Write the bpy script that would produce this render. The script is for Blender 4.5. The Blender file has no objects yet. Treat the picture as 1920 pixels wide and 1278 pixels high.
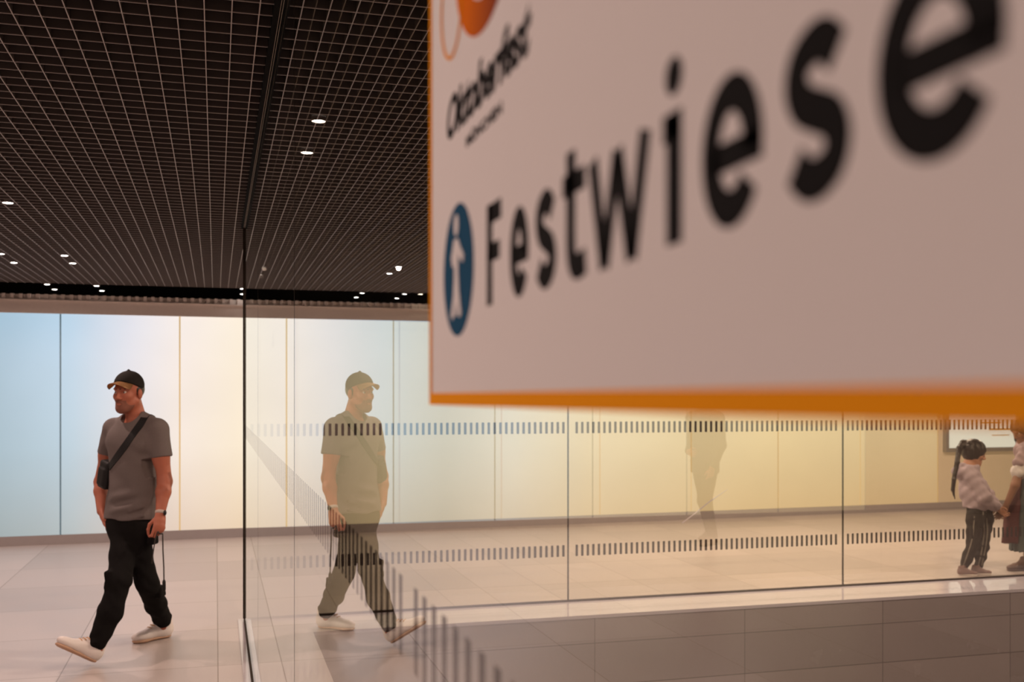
import bpy, bmesh, math, random
import numpy as np
from mathutils import Vector, Matrix
from mathutils.bvhtree import BVHTree
random.seed(7)
S = bpy.context.scene
COL = S.collection
# ------------------------------------------------------------------ camera
F, TH, Y0, CH = 1961.4, 0.2759, 743.25, 1.57      # focal (px), yaw, horizon row, eye height
ST, CT = math.sin(TH), math.cos(TH)
cd = bpy.data.cameras.new('camera'); cam = bpy.data.objects.new('camera', cd); COL.objects.link(cam)
cam.location = (0, 0, CH); cam.rotation_euler = (math.pi/2, 0, -TH)
cd.sensor_width = 36; cd.sensor_fit = 'HORIZONTAL'; cd.lens = 36*F/1920
cd.shift_y = (Y0-639)/1920; cd.clip_start = 0.01; cd.clip_end = 100
cd.dof.use_dof = True; cd.dof.focus_distance = 3.3; cd.dof.aperture_fstop = 5.25
S.camera = cam
# ------------------------------------------------------------------ world, exposure
w = bpy.data.worlds.new('world'); S.world = w; w.use_nodes = True
w.node_tree.nodes['Background'].inputs[0].default_value = (0.9, 0.75, 0.65, 1)
w.node_tree.nodes['Background'].inputs[1].default_value = 0.02
S.view_settings.view_transform = 'Standard'; S.view_settings.look = 'None'
S.view_settings.gamma = 1; S.view_settings.exposure = 0; S.view_settings.use_curve_mapping = False
S.cycles.transparent_max_bounces = 24; S.cycles.max_bounces = 10
LAMP_W = 90.0
LAMP_COL = (1.0, 0.70, 0.59)

# ------------------------------------------------------------------ materials
def mat(name, col=(.5,.5,.5), rough=.5, metal=0, spec=.5, emit=None, estr=0, coat=0):
    m = bpy.data.materials.new(name); m.use_nodes = True
    b = m.node_tree.nodes['Principled BSDF']
    b.inputs['Base Color'].default_value = (*col, 1); b.inputs['Roughness'].default_value = rough
    b.inputs['Metallic'].default_value = metal; b.inputs['Specular IOR Level'].default_value = spec
    b.inputs['Coat Weight'].default_value = coat
    if emit: b.inputs['Emission Color'].default_value = (*emit, 1); b.inputs['Emission Strength'].default_value = estr
    return m
class NT:
    def __init__(s, m): s.m = m; s.t = m.node_tree; s.b = s.t.nodes['Principled BSDF']
    def n(s, typ, **kw):
        x = s.t.nodes.new(typ)
        for k, v in kw.items(): setattr(x, k, v)
        return x
    def l(s, a, b): s.t.links.new(a, b)
    def math(s, op, a, b=None, c=None):
        x = s.n('ShaderNodeMath', operation=op)
        for i, v in enumerate((a, b, c)):
            if v is None: continue
            if isinstance(v, (int, float)): x.inputs[i].default_value = v
            else: s.l(v, x.inputs[i])
        return x.outputs[0]
    def mix(s, fac, a, b, mode='MIX'):
        x = s.n('ShaderNodeMix', data_type='RGBA', blend_type=mode)
        for sock, v in ((x.inputs[0], fac), (x.inputs[6], a), (x.inputs[7], b)):
            if isinstance(v, (int, float)): sock.default_value = v
            elif isinstance(v, tuple): sock.default_value = (*v, 1)
            else: s.l(v, sock)
        return x.outputs[2]
def noisy(name, col, rough, amp=.12, scale=60, spec=.3, bump=0.0, bscale=200):
    m = mat(name, col, rough, spec=spec); t = NT(m)
    tc = t.n('ShaderNodeTexCoord'); no = t.n('ShaderNodeTexNoise'); no.inputs['Scale'].default_value = scale
    no.inputs['Detail'].default_value = 4; t.l(tc.outputs['Object'], no.inputs['Vector'])
    v = t.math('MULTIPLY_ADD', no.outputs[0], 2*amp, 1-amp)
    t.l(t.mix(1.0, col, v, 'MULTIPLY'), t.b.inputs['Base Color'])
    if bump:
        n2 = t.n('ShaderNodeTexNoise'); n2.inputs['Scale'].default_value = bscale; t.l(tc.outputs['Object'], n2.inputs['Vector'])
        bp = t.n('ShaderNodeBump'); bp.inputs['Strength'].default_value = bump; bp.inputs['Distance'].default_value = .01
        t.l(n2.outputs[0], bp.inputs['Height']); t.l(bp.outputs[0], t.b.inputs['Normal'])
    return m
def tile_mat(name, col, jcol, rough, ax, px, ox, ay, py, oy, jw=.006, var=.10, spec=.5, mottle=.06):
    """stone slabs with joints: axis ax period px offset ox, axis ay period py offset oy"""
    m = mat(name, col, rough, spec=spec); t = NT(m)
    tc = t.n('ShaderNodeTexCoord'); sp = t.n('ShaderNodeSeparateXYZ'); t.l(tc.outputs['Object'], sp.inputs[0])
    def cell(i, p, o):
        q = t.math('DIVIDE', t.math('SUBTRACT', sp.outputs[i], o), p)
        fl = t.math('FLOOR', q); fr = t.math('SUBTRACT', q, fl)
        d = t.math('MULTIPLY', t.math('MINIMUM', fr, t.math('SUBTRACT', 1.0, fr)), p)
        return fl, d
    fx, dx = cell(ax, px, ox); fy, dy = cell(ay, py, oy)
    j = t.math('LESS_THAN', t.math('MINIMUM', dx, dy), jw/2)
    cmb = t.n('ShaderNodeCombineXYZ'); t.l(fx, cmb.inputs[0]); t.l(fy, cmb.inputs[1])
    wn = t.n('ShaderNodeTexWhiteNoise'); t.l(cmb.outputs[0], wn.inputs[0])
    no = t.n('ShaderNodeTexNoise'); no.inputs['Scale'].default_value = 3.5; no.inputs['Detail'].default_value = 8
    t.l(tc.outputs['Object'], no.inputs['Vector'])
    n2 = t.n('ShaderNodeTexNoise'); n2.inputs['Scale'].default_value = 90; n2.inputs['Detail'].default_value = 3
    t.l(tc.outputs['Object'], n2.inputs['Vector'])
    v = t.math('MULTIPLY_ADD', wn.outputs[0], 2*var, 1-var)
    v = t.math('MULTIPLY', v, t.math('MULTIPLY_ADD', no.outputs[0], 2*mottle, 1-mottle))
    v = t.math('MULTIPLY', v, t.math('MULTIPLY_ADD', n2.outputs[0], .16, .92))
    c = t.mix(1.0, col, v, 'MULTIPLY')
    t.l(t.mix(j, c, jcol), t.b.inputs['Base Color'])
    r = t.math('MULTIPLY_ADD', no.outputs[0], .12, rough-.06); t.l(r, t.b.inputs['Roughness'])
    return m
def glass_mat(name, tint=(.985,.965,.91)):
    """clear float glass: both faces' Fresnel reflection at the face the ray meets first, straight transmission"""
    m = bpy.data.materials.new(name); m.use_nodes = True; t = NT(m)
    t.t.nodes.remove(t.b)
    out = t.t.nodes['Material Output']
    fr = t.n('ShaderNodeFresnel'); fr.inputs[0].default_value = 1.62
    geo = t.n('ShaderNodeNewGeometry')
    r2 = t.math('DIVIDE', t.math('MULTIPLY', fr.outputs[0], 2.0), t.math('ADD', fr.outputs[0], 1.0))
    fac = t.math('MULTIPLY', r2, t.math('SUBTRACT', 1.0, geo.outputs['Backfacing']))
    tr = t.n('ShaderNodeBsdfTransparent'); tr.inputs[0].default_value = (*tint, 1)
    gl = t.n('ShaderNodeBsdfGlossy'); gl.inputs['Roughness'].default_value = 0.0; gl.inputs[0].default_value = (.95,.99,1,1)
    mx = t.n('ShaderNodeMixShader'); t.l(fac, mx.inputs[0]); t.l(tr.outputs[0], mx.inputs[1]); t.l(gl.outputs[0], mx.inputs[2])
    t.l(mx.outputs[0], out.inputs[0])
    return m
def lum_mat():
    m = mat('backlit_glass', (.12,.12,.12), .12, spec=.4); t = NT(m)
    tc = t.n('ShaderNodeTexCoord'); sp = t.n('ShaderNodeSeparateXYZ'); t.l(tc.outputs['Object'], sp.inputs[0])
    x0, x1 = -10.5, 9.8
    fx = t.math('DIVIDE', t.math('SUBTRACT', sp.outputs[0], x0), x1-x0)
    cr = t.n('ShaderNodeValToRGB'); t.l(fx, cr.inputs[0])
    stops = LUM_STOPS
    e = cr.color_ramp.elements
    while len(e) < len(stops): e.new(.5)
    for k, (x, c) in enumerate(stops):
        e[k].position = (x-x0)/(x1-x0); e[k].color = (*c, 1)
    fz = t.math('DIVIDE', sp.outputs[2], 2.45)
    cz = t.n('ShaderNodeValToRGB'); t.l(fz, cz.inputs[0]); e = cz.color_ramp.elements
    e.new(.5)
    for k, (p, c) in enumerate(((0.05, (.80,.70,.60)), (.42, (.94,.92,.88)), (.95, (1.03,1.03,1.05)))):
        e[k].position = p; e[k].color = (*c, 1)
    no = t.n('ShaderNodeTexNoise'); no.inputs['Scale'].default_value = .9; t.l(tc.outputs['Object'], no.inputs['Vector'])
    v = t.math('MULTIPLY_ADD', no.outputs[0], .2, .9)
    c = t.mix(1.0, cr.outputs[0], cz.outputs[0], 'MULTIPLY'); c = t.mix(1.0, c, v, 'MULTIPLY')
    t.l(c, t.b.inputs['Emission Color']); t.b.inputs['Emission Strength'].default_value = LUM_STR
    return m
LUM_STR = 1.0
LUM_STOPS = [(-10.5,(.80,.66,.38)), (-6.5,(.85,.72,.45)), (-4.0,(.82,.76,.62)), (-3.0,(.62,.74,.84)), (-2.2,(.34,.50,.61)), (-1.5,(.46,.63,.76)),
             (-.9,(.70,.71,.76)), (-.38,(.88,.80,.74)), (.4,(.93,.82,.64)), (2.2,(.95,.82,.56)), (4.0,(.89,.79,.58)), (6.5,(.83,.68,.42)), (9.8,(.72,.56,.34))]

M = {}
M['floor'] = tile_mat('stone_floor', (.46,.405,.385), (.20,.15,.12), .34, 0, .857, .012, 1, 1.0, 6.345, spec=.4)
M['ledge'] = tile_mat('polished_ledge', (.50,.465,.49), (.25,.20,.17), .07, 0, 50, 20, 1, 50, 20, spec=.5, var=0)
M['pit'] = tile_mat('stone_cladding', (.27,.23,.215), (.08,.06,.055), .25, 0, 1.195, 2.62, 2, .305, -.20, spec=.4)
M['pit_side'] = tile_mat('stone_cladding_side', (.27,.23,.215), (.08,.06,.055), .25, 1, 1.195, 2.62, 2, .305, -.20, spec=.4)
M['lum'] = lum_mat()
M['plaster'] = noisy('plaster', (.70,.60,.52), .6, .05, 8)
M['bay'] = mat('dim_glow_bay', (.48,.40,.31), .5, emit=(.42,.31,.17), estr=.4)  # faint emission added to brighten the plain bay
M['fascia'] = noisy('fascia_metal', (.80,.70,.64), .45, .05, 30)
M['base'] = noisy('baseboard_metal', (.28,.25,.245), .45, .06, 20)
M['black'] = mat('black_paint', (.007,.006,.006), .95, spec=.05)
M['void'] = mat('ceiling_void', (.05,.045,.045), .9, spec=.1)
M['blade'] = mat('louvre_blade', (.10,.085,.082), .6, spec=.2)  # faces darker than the edge to stand for shade between blades
M['flange'] = mat('louvre_edge', (.42,.36,.34), .5, spec=.3)
M['glass'] = glass_mat('clear_glass')
M['seal'] = mat('dark_seal', (.03,.022,.016), .9, spec=.08)
M['dash'] = mat('dark_film', (.045,.035,.028), .6, spec=.3)
def film_mat():
    m = bpy.data.materials.new('glossy_dark_film'); m.use_nodes = True; t = NT(m); t.t.nodes.remove(t.b)
    fr = t.n('ShaderNodeFresnel'); fr.inputs[0].default_value = 1.36
    df = t.n('ShaderNodeBsdfDiffuse'); df.inputs[0].default_value = (.03,.018,.014,1)
    gl = t.n('ShaderNodeBsdfGlossy'); gl.inputs['Roughness'].default_value = 0.0; gl.inputs[0].default_value = (1,1,1,1)
    mx = t.n('ShaderNodeMixShader'); t.l(fr.outputs[0], mx.inputs[0]); t.l(df.outputs[0], mx.inputs[1]); t.l(gl.outputs[0], mx.inputs[2])
    t.l(mx.outputs[0], t.t.nodes['Material Output'].inputs[0]); return m
M['film'] = film_mat()
M['wall_mark'] = mat('tan_wall_mark', (.42,.32,.16), .7, emit=(.6,.5,.33), estr=.6)  # small tan mark with a faint emission of its own
M['steel'] = mat('brushed_steel', (.55,.50,.46), .35, metal=.8)
M['rail'] = mat('rail_metal', (.20,.15,.11), .6)
M['trim'] = mat('lamp_trim', (.25,.22,.20), .4)
M['lens'] = mat('lamp_lens', (.9,.9,.9), .3, emit=(1,.93,.88), estr=22)
M['joint'] = mat('panel_joint', (.30,.22,.12), .5, emit=(.62,.43,.18), estr=.75)
M['joint_dark'] = mat('panel_joint_dark', (.06,.07,.075), .5, emit=(.08,.16,.2), estr=.6)
M['sign'] = noisy('sign_white', (.80,.79,.80), .9, .01, 5, spec=.04)
M['orange'] = mat('sign_orange', (.90,.35,.012), .9, spec=.04)
M['ink'] = mat('sign_black', (.012,.012,.013), .9, spec=.1)
M['sblue'] = mat('sign_blue', (.018,.085,.17), .9, spec=.04)
M['poster'] = mat('backlit_poster', (.3,.3,.3), .2, emit=(.86,.90,.88), estr=.75)
M['posterink'] = mat('poster_ink', (.45,.25,.05), .4, emit=(.5,.25,.03), estr=.35)
M['casemetal'] = mat('case_frame', (.34,.32,.29), .4, metal=.5)
M['skin'] = noisy('skin', (.37,.12,.072), .5, .06, 40, spec=.35)
M['skin2'] = noisy('skin_brown', (.24,.12,.075), .5, .06, 40)
M['skin3'] = noisy('skin_child', (.40,.20,.13), .5, .06, 40)
M['hair'] = mat('dark_hair', (.014,.010,.008), .45)
M['stubble'] = mat('stubble', (.20,.075,.048), .8)
M['eyew'] = mat('eye_white', (.55,.5,.46), .2)
M['iris'] = mat('iris', (.03,.02,.012), .2)
M['shirt'] = noisy('grey_jersey', (.14,.118,.114), .85, .10, 120, spec=.15, bump=.1)
M['trouser'] = noisy('black_twill', (.0095,.0088,.0088), .95, .2, 150, spec=.06, bump=.15)
M['bag'] = noisy('black_nylon', (.009,.009,.010), .6, .2, 200, spec=.3)
M['shoe'] = noisy('white_leather', (.74,.69,.66), .45, .04, 60)
M['sole'] = mat('gum_sole', (.48,.30,.20), .6)
M['lace'] = mat('tan_lace', (.60,.36,.18), .7)
M['capblack'] = noisy('cap_cotton', (.016,.014,.013), .85, .2, 200, spec=.15)
M['captan'] = noisy('cap_brim', (.36,.20,.09), .75, .08, 200, spec=.15)
M['watchband'] = mat('watch_band', (.42,.36,.32), .5)
M['cord'] = mat('black_cord', (.035,.028,.024), .7)
M['hoodie'] = noisy('lilac_fleece', (.40,.33,.38), .9, .12, 70, spec=.1, bump=.3)
M['legging'] = noisy('dark_leggings', (.030,.027,.026), .8, .15, 100, spec=.2)
M['white'] = noisy('white_cloth', (.55,.52,.52), .85, .06, 80)
M['stripe'] = mat('pale_stripe', (.22,.20,.18), .8)
M['blouse'] = noisy('lilac_blouse', (.33,.25,.27), .85, .12, 70)
M['maroon'] = noisy('maroon_apron', (.085,.022,.025), .8, .12, 60)
M['skirt'] = noisy('grey_green_skirt', (.095,.12,.125), .85, .12, 60)
M['coat'] = noisy('dark_coat', (.03,.03,.032), .8, .1, 60)

# ------------------------------------------------------------------ object helpers
def link(name, me, m=None, parent=None):
    o = bpy.data.objects.new(name, me); COL.objects.link(o)
    if m is not None:
        for x in (m if isinstance(m, (list, tuple)) else [m]): me.materials.append(x)
    if parent is not None: o.parent = parent
    return o
def tag(o, label, cat, group=None):
    o['label'] = label; o['category'] = cat
    if group: o['group'] = group
    return o
def empty(name, loc, rz, label, cat, group=None):
    o = bpy.data.objects.new(name, None); COL.objects.link(o); o.location = loc; o.rotation_euler = (0, 0, rz)
    o.empty_display_size = .1
    return tag(o, label, cat, group)
def bx(bm, x0, x1, y0, y1, z0, z1, mi=0):
    v = [bm.verts.new(p) for p in ((x0,y0,z0),(x1,y0,z0),(x1,y1,z0),(x0,y1,z0),(x0,y0,z1),(x1,y0,z1),(x1,y1,z1),(x0,y1,z1))]
    for q in ((3,2,1,0),(4,5,6,7),(0,1,5,4),(1,2,6,5),(2,3,7,6),(3,0,4,7)):
        f = bm.faces.new([v[i] for i in q]); f.material_index = mi
def bmobj(name, bm, m, parent=None, smooth=False):
    me = bpy.data.meshes.new(name); bm.to_mesh(me); bm.free()
    if smooth: me.polygons.foreach_set('use_smooth', [True]*len(me.polygons))
    return link(name, me, m, parent)
def box(name, x0, x1, y0, y1, z0, z1, m, parent=None, bev=0):
    bm = bmesh.new(); bx(bm, x0, x1, y0, y1, z0, z1)
    if bev: bmesh.ops.bevel(bm, geom=bm.edges[:], offset=bev, segments=2, affect='EDGES', profile=.7)
    return bmobj(name, bm, m, parent)
def struct(o): o['kind'] = 'structure'; return o
def tube(bm, pts, r, n=8, caps=True, mi=0):
    pts = [Vector(p) for p in pts]; rings = []
    rs = [float(q) for q in r] if isinstance(r, (list, tuple)) else [float(r)]*len(pts)
    up = Vector((.31,.52,.79))
    for i, p in enumerate(pts):
        d = (pts[min(i+1, len(pts)-1)] - pts[max(i-1, 0)]).normalized()
        a = d.cross(up).normalized(); b = d.cross(a)
        rings.append([bm.verts.new(p + rs[i]*(math.cos(t)*a + math.sin(t)*b)) for t in [2*math.pi*k/n for k in range(n)]])
    for i in range(len(rings)-1):
        for k in range(n):
            f = bm.faces.new((rings[i][k], rings[i][(k+1)%n], rings[i+1][(k+1)%n], rings[i+1][k])); f.material_index = mi
    if caps: bm.faces.new(rings[0][::-1]).material_index = mi; bm.faces.new(rings[-1]).material_index = mi

# ------------------------------------------------------------------ room shell
H = 2.765                                   # underside of the ceiling grid
WY, WK = 12.0845, .0307                     # far wall: Y = WY + WK*X
XL, XR, YB = -10.5, 13.5, -4.0
GX, GY = .1994, 7.573                       # glass enclosure: side plane and far plane
PX, PY = .62, 7.07                          # stairwell edge
WR = math.atan(WK)
def wy(x): return WY + WK*x
# floor: everything around the enclosure
bm = bmesh.new()
x_in, y_in = GX-.05, GY+.03
bx(bm, XL, x_in, YB, 12.8, -.30, 0); bx(bm, x_in, XR, y_in, 12.8, -.30, 0)
struct(bmobj('floor', bm, M['floor']))
# polished ledge between glass and stairwell (top proud by 4 mm)
bm = bmesh.new(); bx(bm, x_in, PX+.003, YB, y_in, -.02, .004); bx(bm, PX+.003, XR, PY-.003, y_in, -.02, .004)
struct(bmobj('trim_1', bm, M['ledge']))
# stairwell
struct(box('wall_stairwell_far', PX-.1, XR, PY+.0, PY+.25, -4.2, -.02, M['pit']))
struct(box('wall_stairwell_left', PX-.25, PX, YB, PY, -4.2, -.02, M['pit_side']))
struct(box('floor_stairwell', PX-.25, XR, YB, PY+.25, -4.4, -4.2, M['floor']))
# walls
struct(box('wall_left', XL-.2, XL, YB, 13.2, -.3, 3.4, M['plaster']))
struct(box('wall_right', XR, XR+.2, YB, 13.2, -4.4, 3.4, M['plaster']))
struct(box('wall_front', XL-.2, XR+.2, YB-.2, YB, -4.4, 3.4, M['plaster']))
# far wall: backing + luminous panels
back = struct(box('wall_back', -10.6, 13.6, .03, .25, 0, 2.655, M['plaster']))
back.location = (0, WY, 0); back.rotation_euler = (0, 0, WR)
joints = [-10.3, -9.1, -7.88, -6.66, -5.44, -4.22, -3.0, -1.594+.0, -.382, .87, 2.07, 3.32, 4.60, 5.86, 7.13, 8.40, 9.66]
joints[6] = -2.80; joints[5] = -4.02; joints[4] = -5.25; joints[3] = -6.5; joints[2] = -7.75; joints[1] = -9.0
joints = joints[2:]
for a, b in zip(joints[:-1], joints[1:]):
    bm = bmesh.new(); bx(bm, a+.008, b-.008, 0, .03, .10, 2.4515)
    p = bmobj('light_panel', bm, M['lum'], back)
for x in joints:
    bm = bmesh.new(); bx(bm, x-.008, x+.008, .004, .03, .10, 2.45)
    bmobj('panel_joint', bm, M['joint_dark' if x < -1 else 'joint'], back)
bm = bmesh.new()
for zz, hw in ((2.13, .010), (2.16, .012), (2.20, .006)): bx(bm, .622-hw, .622+hw, -.0015, 0, zz, zz+(.032 if zz < 2.19 else .09))
bmobj('tan_mark', bm, M['wall_mark'], back)
bb = struct(box('baseboard_back', -10.5, 13.5, -.025, .03, 0, .10, M['base'])); bb.location = (0, WY, 0); bb.rotation_euler = (0, 0, WR)
box('plaster_bay', -10.5, -7.76, .0, .03, .10, 2.4515, M['plaster'], back)
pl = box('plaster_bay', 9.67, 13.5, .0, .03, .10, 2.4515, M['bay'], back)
# fascia with toothed upper lip
bm = bmesh.new(); bx(bm, -10.5, 13.5, -.03, .03, 2.4515, 2.60); bx(bm, -10.5, 13.5, -.045, .03, 2.585, 2.597)
for k in range(290):
    x = -10.4+k*.0824; bx(bm, x, x+.035, -.03, .03, 2.60, 2.655)
bx(bm, -10.5, 13.5, 0, .03, 2.60, 2.65)
fa = struct(bmobj('trim_2', bm, M['fascia'])); fa.location = (0, WY, 0); fa.rotation_euler = (0, 0, WR)
# ceiling: black soffit, louvre blades, faces darkened as shade, lower edges pale as if lit
bm = bmesh.new()
bx(bm, XL-.2, XR+.2, YB-.2, 14.2, 3.0, 3.1, 0)
bx(bm, XL-.2, XR+.2, 13.6, 13.8, 2.3, 3.0, 0)
TXC, TW = GX, .028                          # track cut
yend = lambda x: 11.93 - .03*x
for k in range(-128, 164):
    x = .048+.0824*k
    if abs(x-TXC) < TW+.006: 
        bx(bm, x-.0012, x+.0012, GY+.1, yend(x), H+.003, H+.06, 1); bx(bm, x-.0018, x+.0018, GY+.1, yend(x), H, H+.003, 2); continue
    bx(bm, x-.0012, x+.0012, YB, yend(x), H+.003, H+.06, 1); bx(bm, x-.0018, x+.0018, YB, yend(x), H, H+.003, 2)
for k in range(-73, 84):
    y = 3.471+.1017*k
    segs = ((XL, TXC-TW), (TXC+TW, XR)) if y < GY+.03 else ((XL, XR),)
    for a, b in segs:
        b2 = b
        if y > 11.5: b2 = min(b, (11.93-y)/.03)
        a2 = a
        if b2 <= a2: continue
        bx(bm, a2, b2, y-.0012, y+.0012, H+.0032, H+.06, 1); bx(bm, a2, b2, y-.0014, y+.0014, H+.0002, H+.0032, 2)
struct(bmobj('ceiling', bm, [M['void'], M['blade'], M['flange']]))

# ------------------------------------------------------------------ ceiling track over the side glass
tr = empty('ceiling_track', (GX, 0, H), 0, 'long black ceiling track with two pale rails running above the glass screen', 'ceiling track')
bm = bmesh.new()
bx(bm, -.028, -.012, -3.9, GY+.03, -.012, .05); bx(bm, .012, .028, -3.9, GY+.03, -.012, .05); bx(bm, -.012, .012, -3.9, GY+.03, .0, .05)
bx(bm, -.028, .028, GY+.03, GY+.045, -.014, .05)
bmobj('housing', bm, M['black'], tr)
for sx in (-.0095, .0095):
    box('rail', sx-.0011, sx+.0011, -3.88, GY+.0, -.0125, .001, M['rail'], tr)

# ------------------------------------------------------------------ glass enclosure
def glass_pane(label, axis, a0, a1, rows, skip=()):
    """axis 'Y': pane in plane X=GX from Y=a0..a1; axis 'X': pane in plane Y=GY"""
    o = empty('glass_pane', (GX, (a0+a1)/2, 0) if axis == 'Y' else ((a0+a1)/2, GY, 0), 0, label, 'glass pane', 'tall clear panes of the glass screen around the stairwell')
    L = (a1-a0)/2; g = .005; t = .006
    def B(bm, u0, u1, w0, w1, z0, z1):
        if axis == 'Y': bx(bm, w0, w1, u0, u1, z0, z1)
        else: bx(bm, u0, u1, w0, w1, z0, z1)
    bm = bmesh.new(); B(bm, -L+g, L-g, -t, t, .014, H-.004); bmobj('pane', bm, M['glass'], o)
    bm = bmesh.new(); B(bm, L-g+.0005, L+g-.0005, -t, t if axis == 'X' else -t+.002, .014, H-.004); bmobj('edge_seal', bm, M['seal'], o)
    for (z0, z1) in rows:
        bm = bmesh.new(); n = int((2*L)/.0452); off = (2*L-(n-1)*.0452)/2
        for k in range(n):
            u = -L+off+k*.0452
            if any(abs((a0+a1)/2+u-s) < .023 for s in skip):
                bmobj('dash_marking', bm, M['film'], o); bm = bmesh.new(); continue
            if u-.010 < -L+.016 or u+.010 > L-.016: continue
            B(bm, u-.0098, u+.0098, -t-.00006, -t-.00002, z0, z1)
        bmobj('dash_marking', bm, M['film' if axis == 'Y' else 'dash'], o)
    return o
U, Lw = (1.2896, 1.377), (.351, .438)
glass_pane('far-left clear side pane meeting the dark corner seam, band of dashes at chest height', 'Y', 5.14, GY-.006, (U,))
glass_pane('side pane behind the thin full-height seam, showing the mirrored man', 'Y', 2.734, 5.14, (U,))
o_near = glass_pane('nearest side pane carrying the big hanging sign, its dashes large and blurred', 'Y', -2.06, 2.734, (U,), skip=(1.075,))
glass_pane('first far pane right of the corner, with two rows of dashes behind the mirrored man', 'X', GX+.006, 2.589, (U, Lw))
fp2 = glass_pane('middle far pane between the two dark seams, two rows of dashes', 'X', 2.589, 4.985, (U, Lw))
glass_pane('right-hand far pane in front of the child, two rows of dashes', 'X', 4.985, 7.38, (U, Lw))
glass_pane('far pane at the right picture edge beyond the woman', 'X', 7.38, 9.78, (U, Lw))
# corner seal belongs to the first side pane's neighbour: a slim post
tag(box('corner_seal', GX-.0165, GX-.0062, GY-.0065, GY+.0065, .016, H-.014, M['seal']), 'dark upright seal where side and far glass meet at the corner', 'seal')
# small marks on the panes
def mark(name, o, pts, wdt, m, axis):
    bm = bmesh.new(); vs = []
    for i, (u, z) in enumerate(pts):
        wd = wdt if i < len(pts)-1 else wdt*.3
        for s in (-1, 1):
            vs.append(bm.verts.new((-.0068, u+s*wd, z) if axis == 'Y' else (u+s*.0, -.0068, z+s*wd)))
    for i in range(len(pts)-1): bm.faces.new((vs[2*i], vs[2*i+1], vs[2*i+3], vs[2*i+2]))
    r = bmesh.ops.extrude_face_region(bm, geom=bm.faces[:])
    bmesh.ops.translate(bm, verts=[v for v in r['geom'] if isinstance(v, bmesh.types.BMVert)], vec=(-.0006, 0, 0) if axis == 'Y' else (0, -.0006, 0))
    return bmobj(name, bm, m, o)
M['smear'] = mat('smear', (.40,.33,.18), .6); M['streak'] = mat('streak', (.62,.55,.52), .5)  # the second is a thin pale strip on the far pane
sc = mark('streak', fp2, [(x-3.787, z) for x, z in ((3.535,.575),(3.65,.65),(3.77,.735),(3.93,.83))], .006, M['streak'], 'X'); sc['label'] = 'pale diagonal streak'
# base channels
for nm, a, lab in (('Y', None, 'dark slim floor channel holding the side glass, running toward the camera'), ('X', None, 'dark slim floor channel holding the far glass, running to the right')):
    bm = bmesh.new()
    if nm == 'Y': bx(bm, GX-.012, GX+.012, -3.9, GY+.012, .004, .016)
    else: bx(bm, GX+.0125, XR-.1, GY-.012, GY+.012, .004, .018)
    tag(bmobj('floor_channel', bm, M['seal']), lab, 'floor channel')

# ------------------------------------------------------------------ downlights
def lathe(bm, prof, n=20, mi=0):
    rings = [[bm.verts.new((r*math.cos(2*math.pi*k/n), r*math.sin(2*math.pi*k/n), z)) for k in range(n)] for r, z in prof]
    for i in range(len(rings)-1):
        for k in range(n): bm.faces.new((rings[i][k], rings[i][(k+1)%n], rings[i+1][(k+1)%n], rings[i+1][k])).material_index = mi
    return rings
bm = bmesh.new(); lathe(bm, [(.030,.015),(.030,-.001),(.034,-.002),(.035,0),(.035,.015)]); ring_me = bpy.data.meshes.new('trim_ring'); bm.to_mesh(ring_me); bm.free(); ring_me.materials.append(M['trim'])
bm = bmesh.new(); r = lathe(bm, [(.0299,.002),(.020,-.001)]); bm.faces.new(r[-1][::-1]); lens_me = bpy.data.meshes.new('lens'); bm.to_mesh(lens_me); bm.free(); lens_me.materials.append(M['lens'])
lamp_data = {}
def downlight(x, y, z, label, power, group='small recessed ceiling downlights', col=LAMP_COL):
    o = empty('downlight', (x, y, z), 0, label, 'ceiling light', group)
    link('trim_ring', ring_me, None, o); link('lens', lens_me, None, o)
    if power:
        key = (power, col)
        if key not in lamp_data:
            ld = bpy.data.lights.new('lamp', 'SPOT'); ld.energy = power; ld.color = col; ld.spot_size = math.radians(168); ld.spot_blend = .35; ld.shadow_soft_size = .02
            lamp_data[key] = ld
        l = bpy.data.objects.new('lamp', lamp_data[key]); COL.objects.link(l); l.parent = o; l.location = (0, 0, -.012)
    return o
P1 = LAMP_W
downlight(.43, 4.60, H, 'nearer, larger glowing downlight of the pair right of the black ceiling track', P1*.7)
downlight(.43, 5.21, H, 'farther glowing downlight of the pair right of the black ceiling track', P1*.7)
downlight(-1.235, 7.06, H, 'single downlight at the left picture edge, two thirds up the ceiling grid', P1)
downlight(-1.235, 9.57, H, 'upper right one of four small downlights left above the dark slot', P1)
downlight(-1.235, 10.10, H, 'lower right one of four small downlights left above the dark slot', 0)
downlight(-1.735, 9.60, H, 'upper left one of four small downlights, cut by the left picture edge', 0)
downlight(-1.735, 10.20, H, 'lower left one of four small downlights left above the dark slot', P1)
for x, y, lab in ((-1.73, 12.08, 'leftmost tiny downlight at the upper edge of the dark slot'), (-1.73, 12.62, 'tiny downlight inside the dark slot, just right of the leftmost one'),
                  (-1.24, 12.10, 'tiny downlight at the upper edge of the dark slot above the walking man'), (-1.24, 12.64, 'tiny downlight inside the dark slot above the walking man'),
                  (.285, 11.98, 'upper tiny downlight in the dark slot beside the glass corner seam'), (.30, 12.6, 'lower tiny downlight in the dark slot beside the glass corner seam'),
                  (2.30, 12.05, 'tiny downlight in the dark slot next to the sign edge')):
    downlight(x, y, H, lab, 0)
hid = 'unseen downlight in the ceiling grid outside the picture, added as a light source'
for x, y in ((-1.735, 1.0), (-4.6, 9.6), (-4.6, 6.4), (-4.6, 3.2), (-8, 8), (-8, 3)):  # unseen lamps added as light sources for the hall
    downlight(x, y, H, hid, P1, 'added downlights outside the picture')
downlight(-1.235, 4.2, H, hid, P1*.6, 'added downlights outside the picture')
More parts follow.
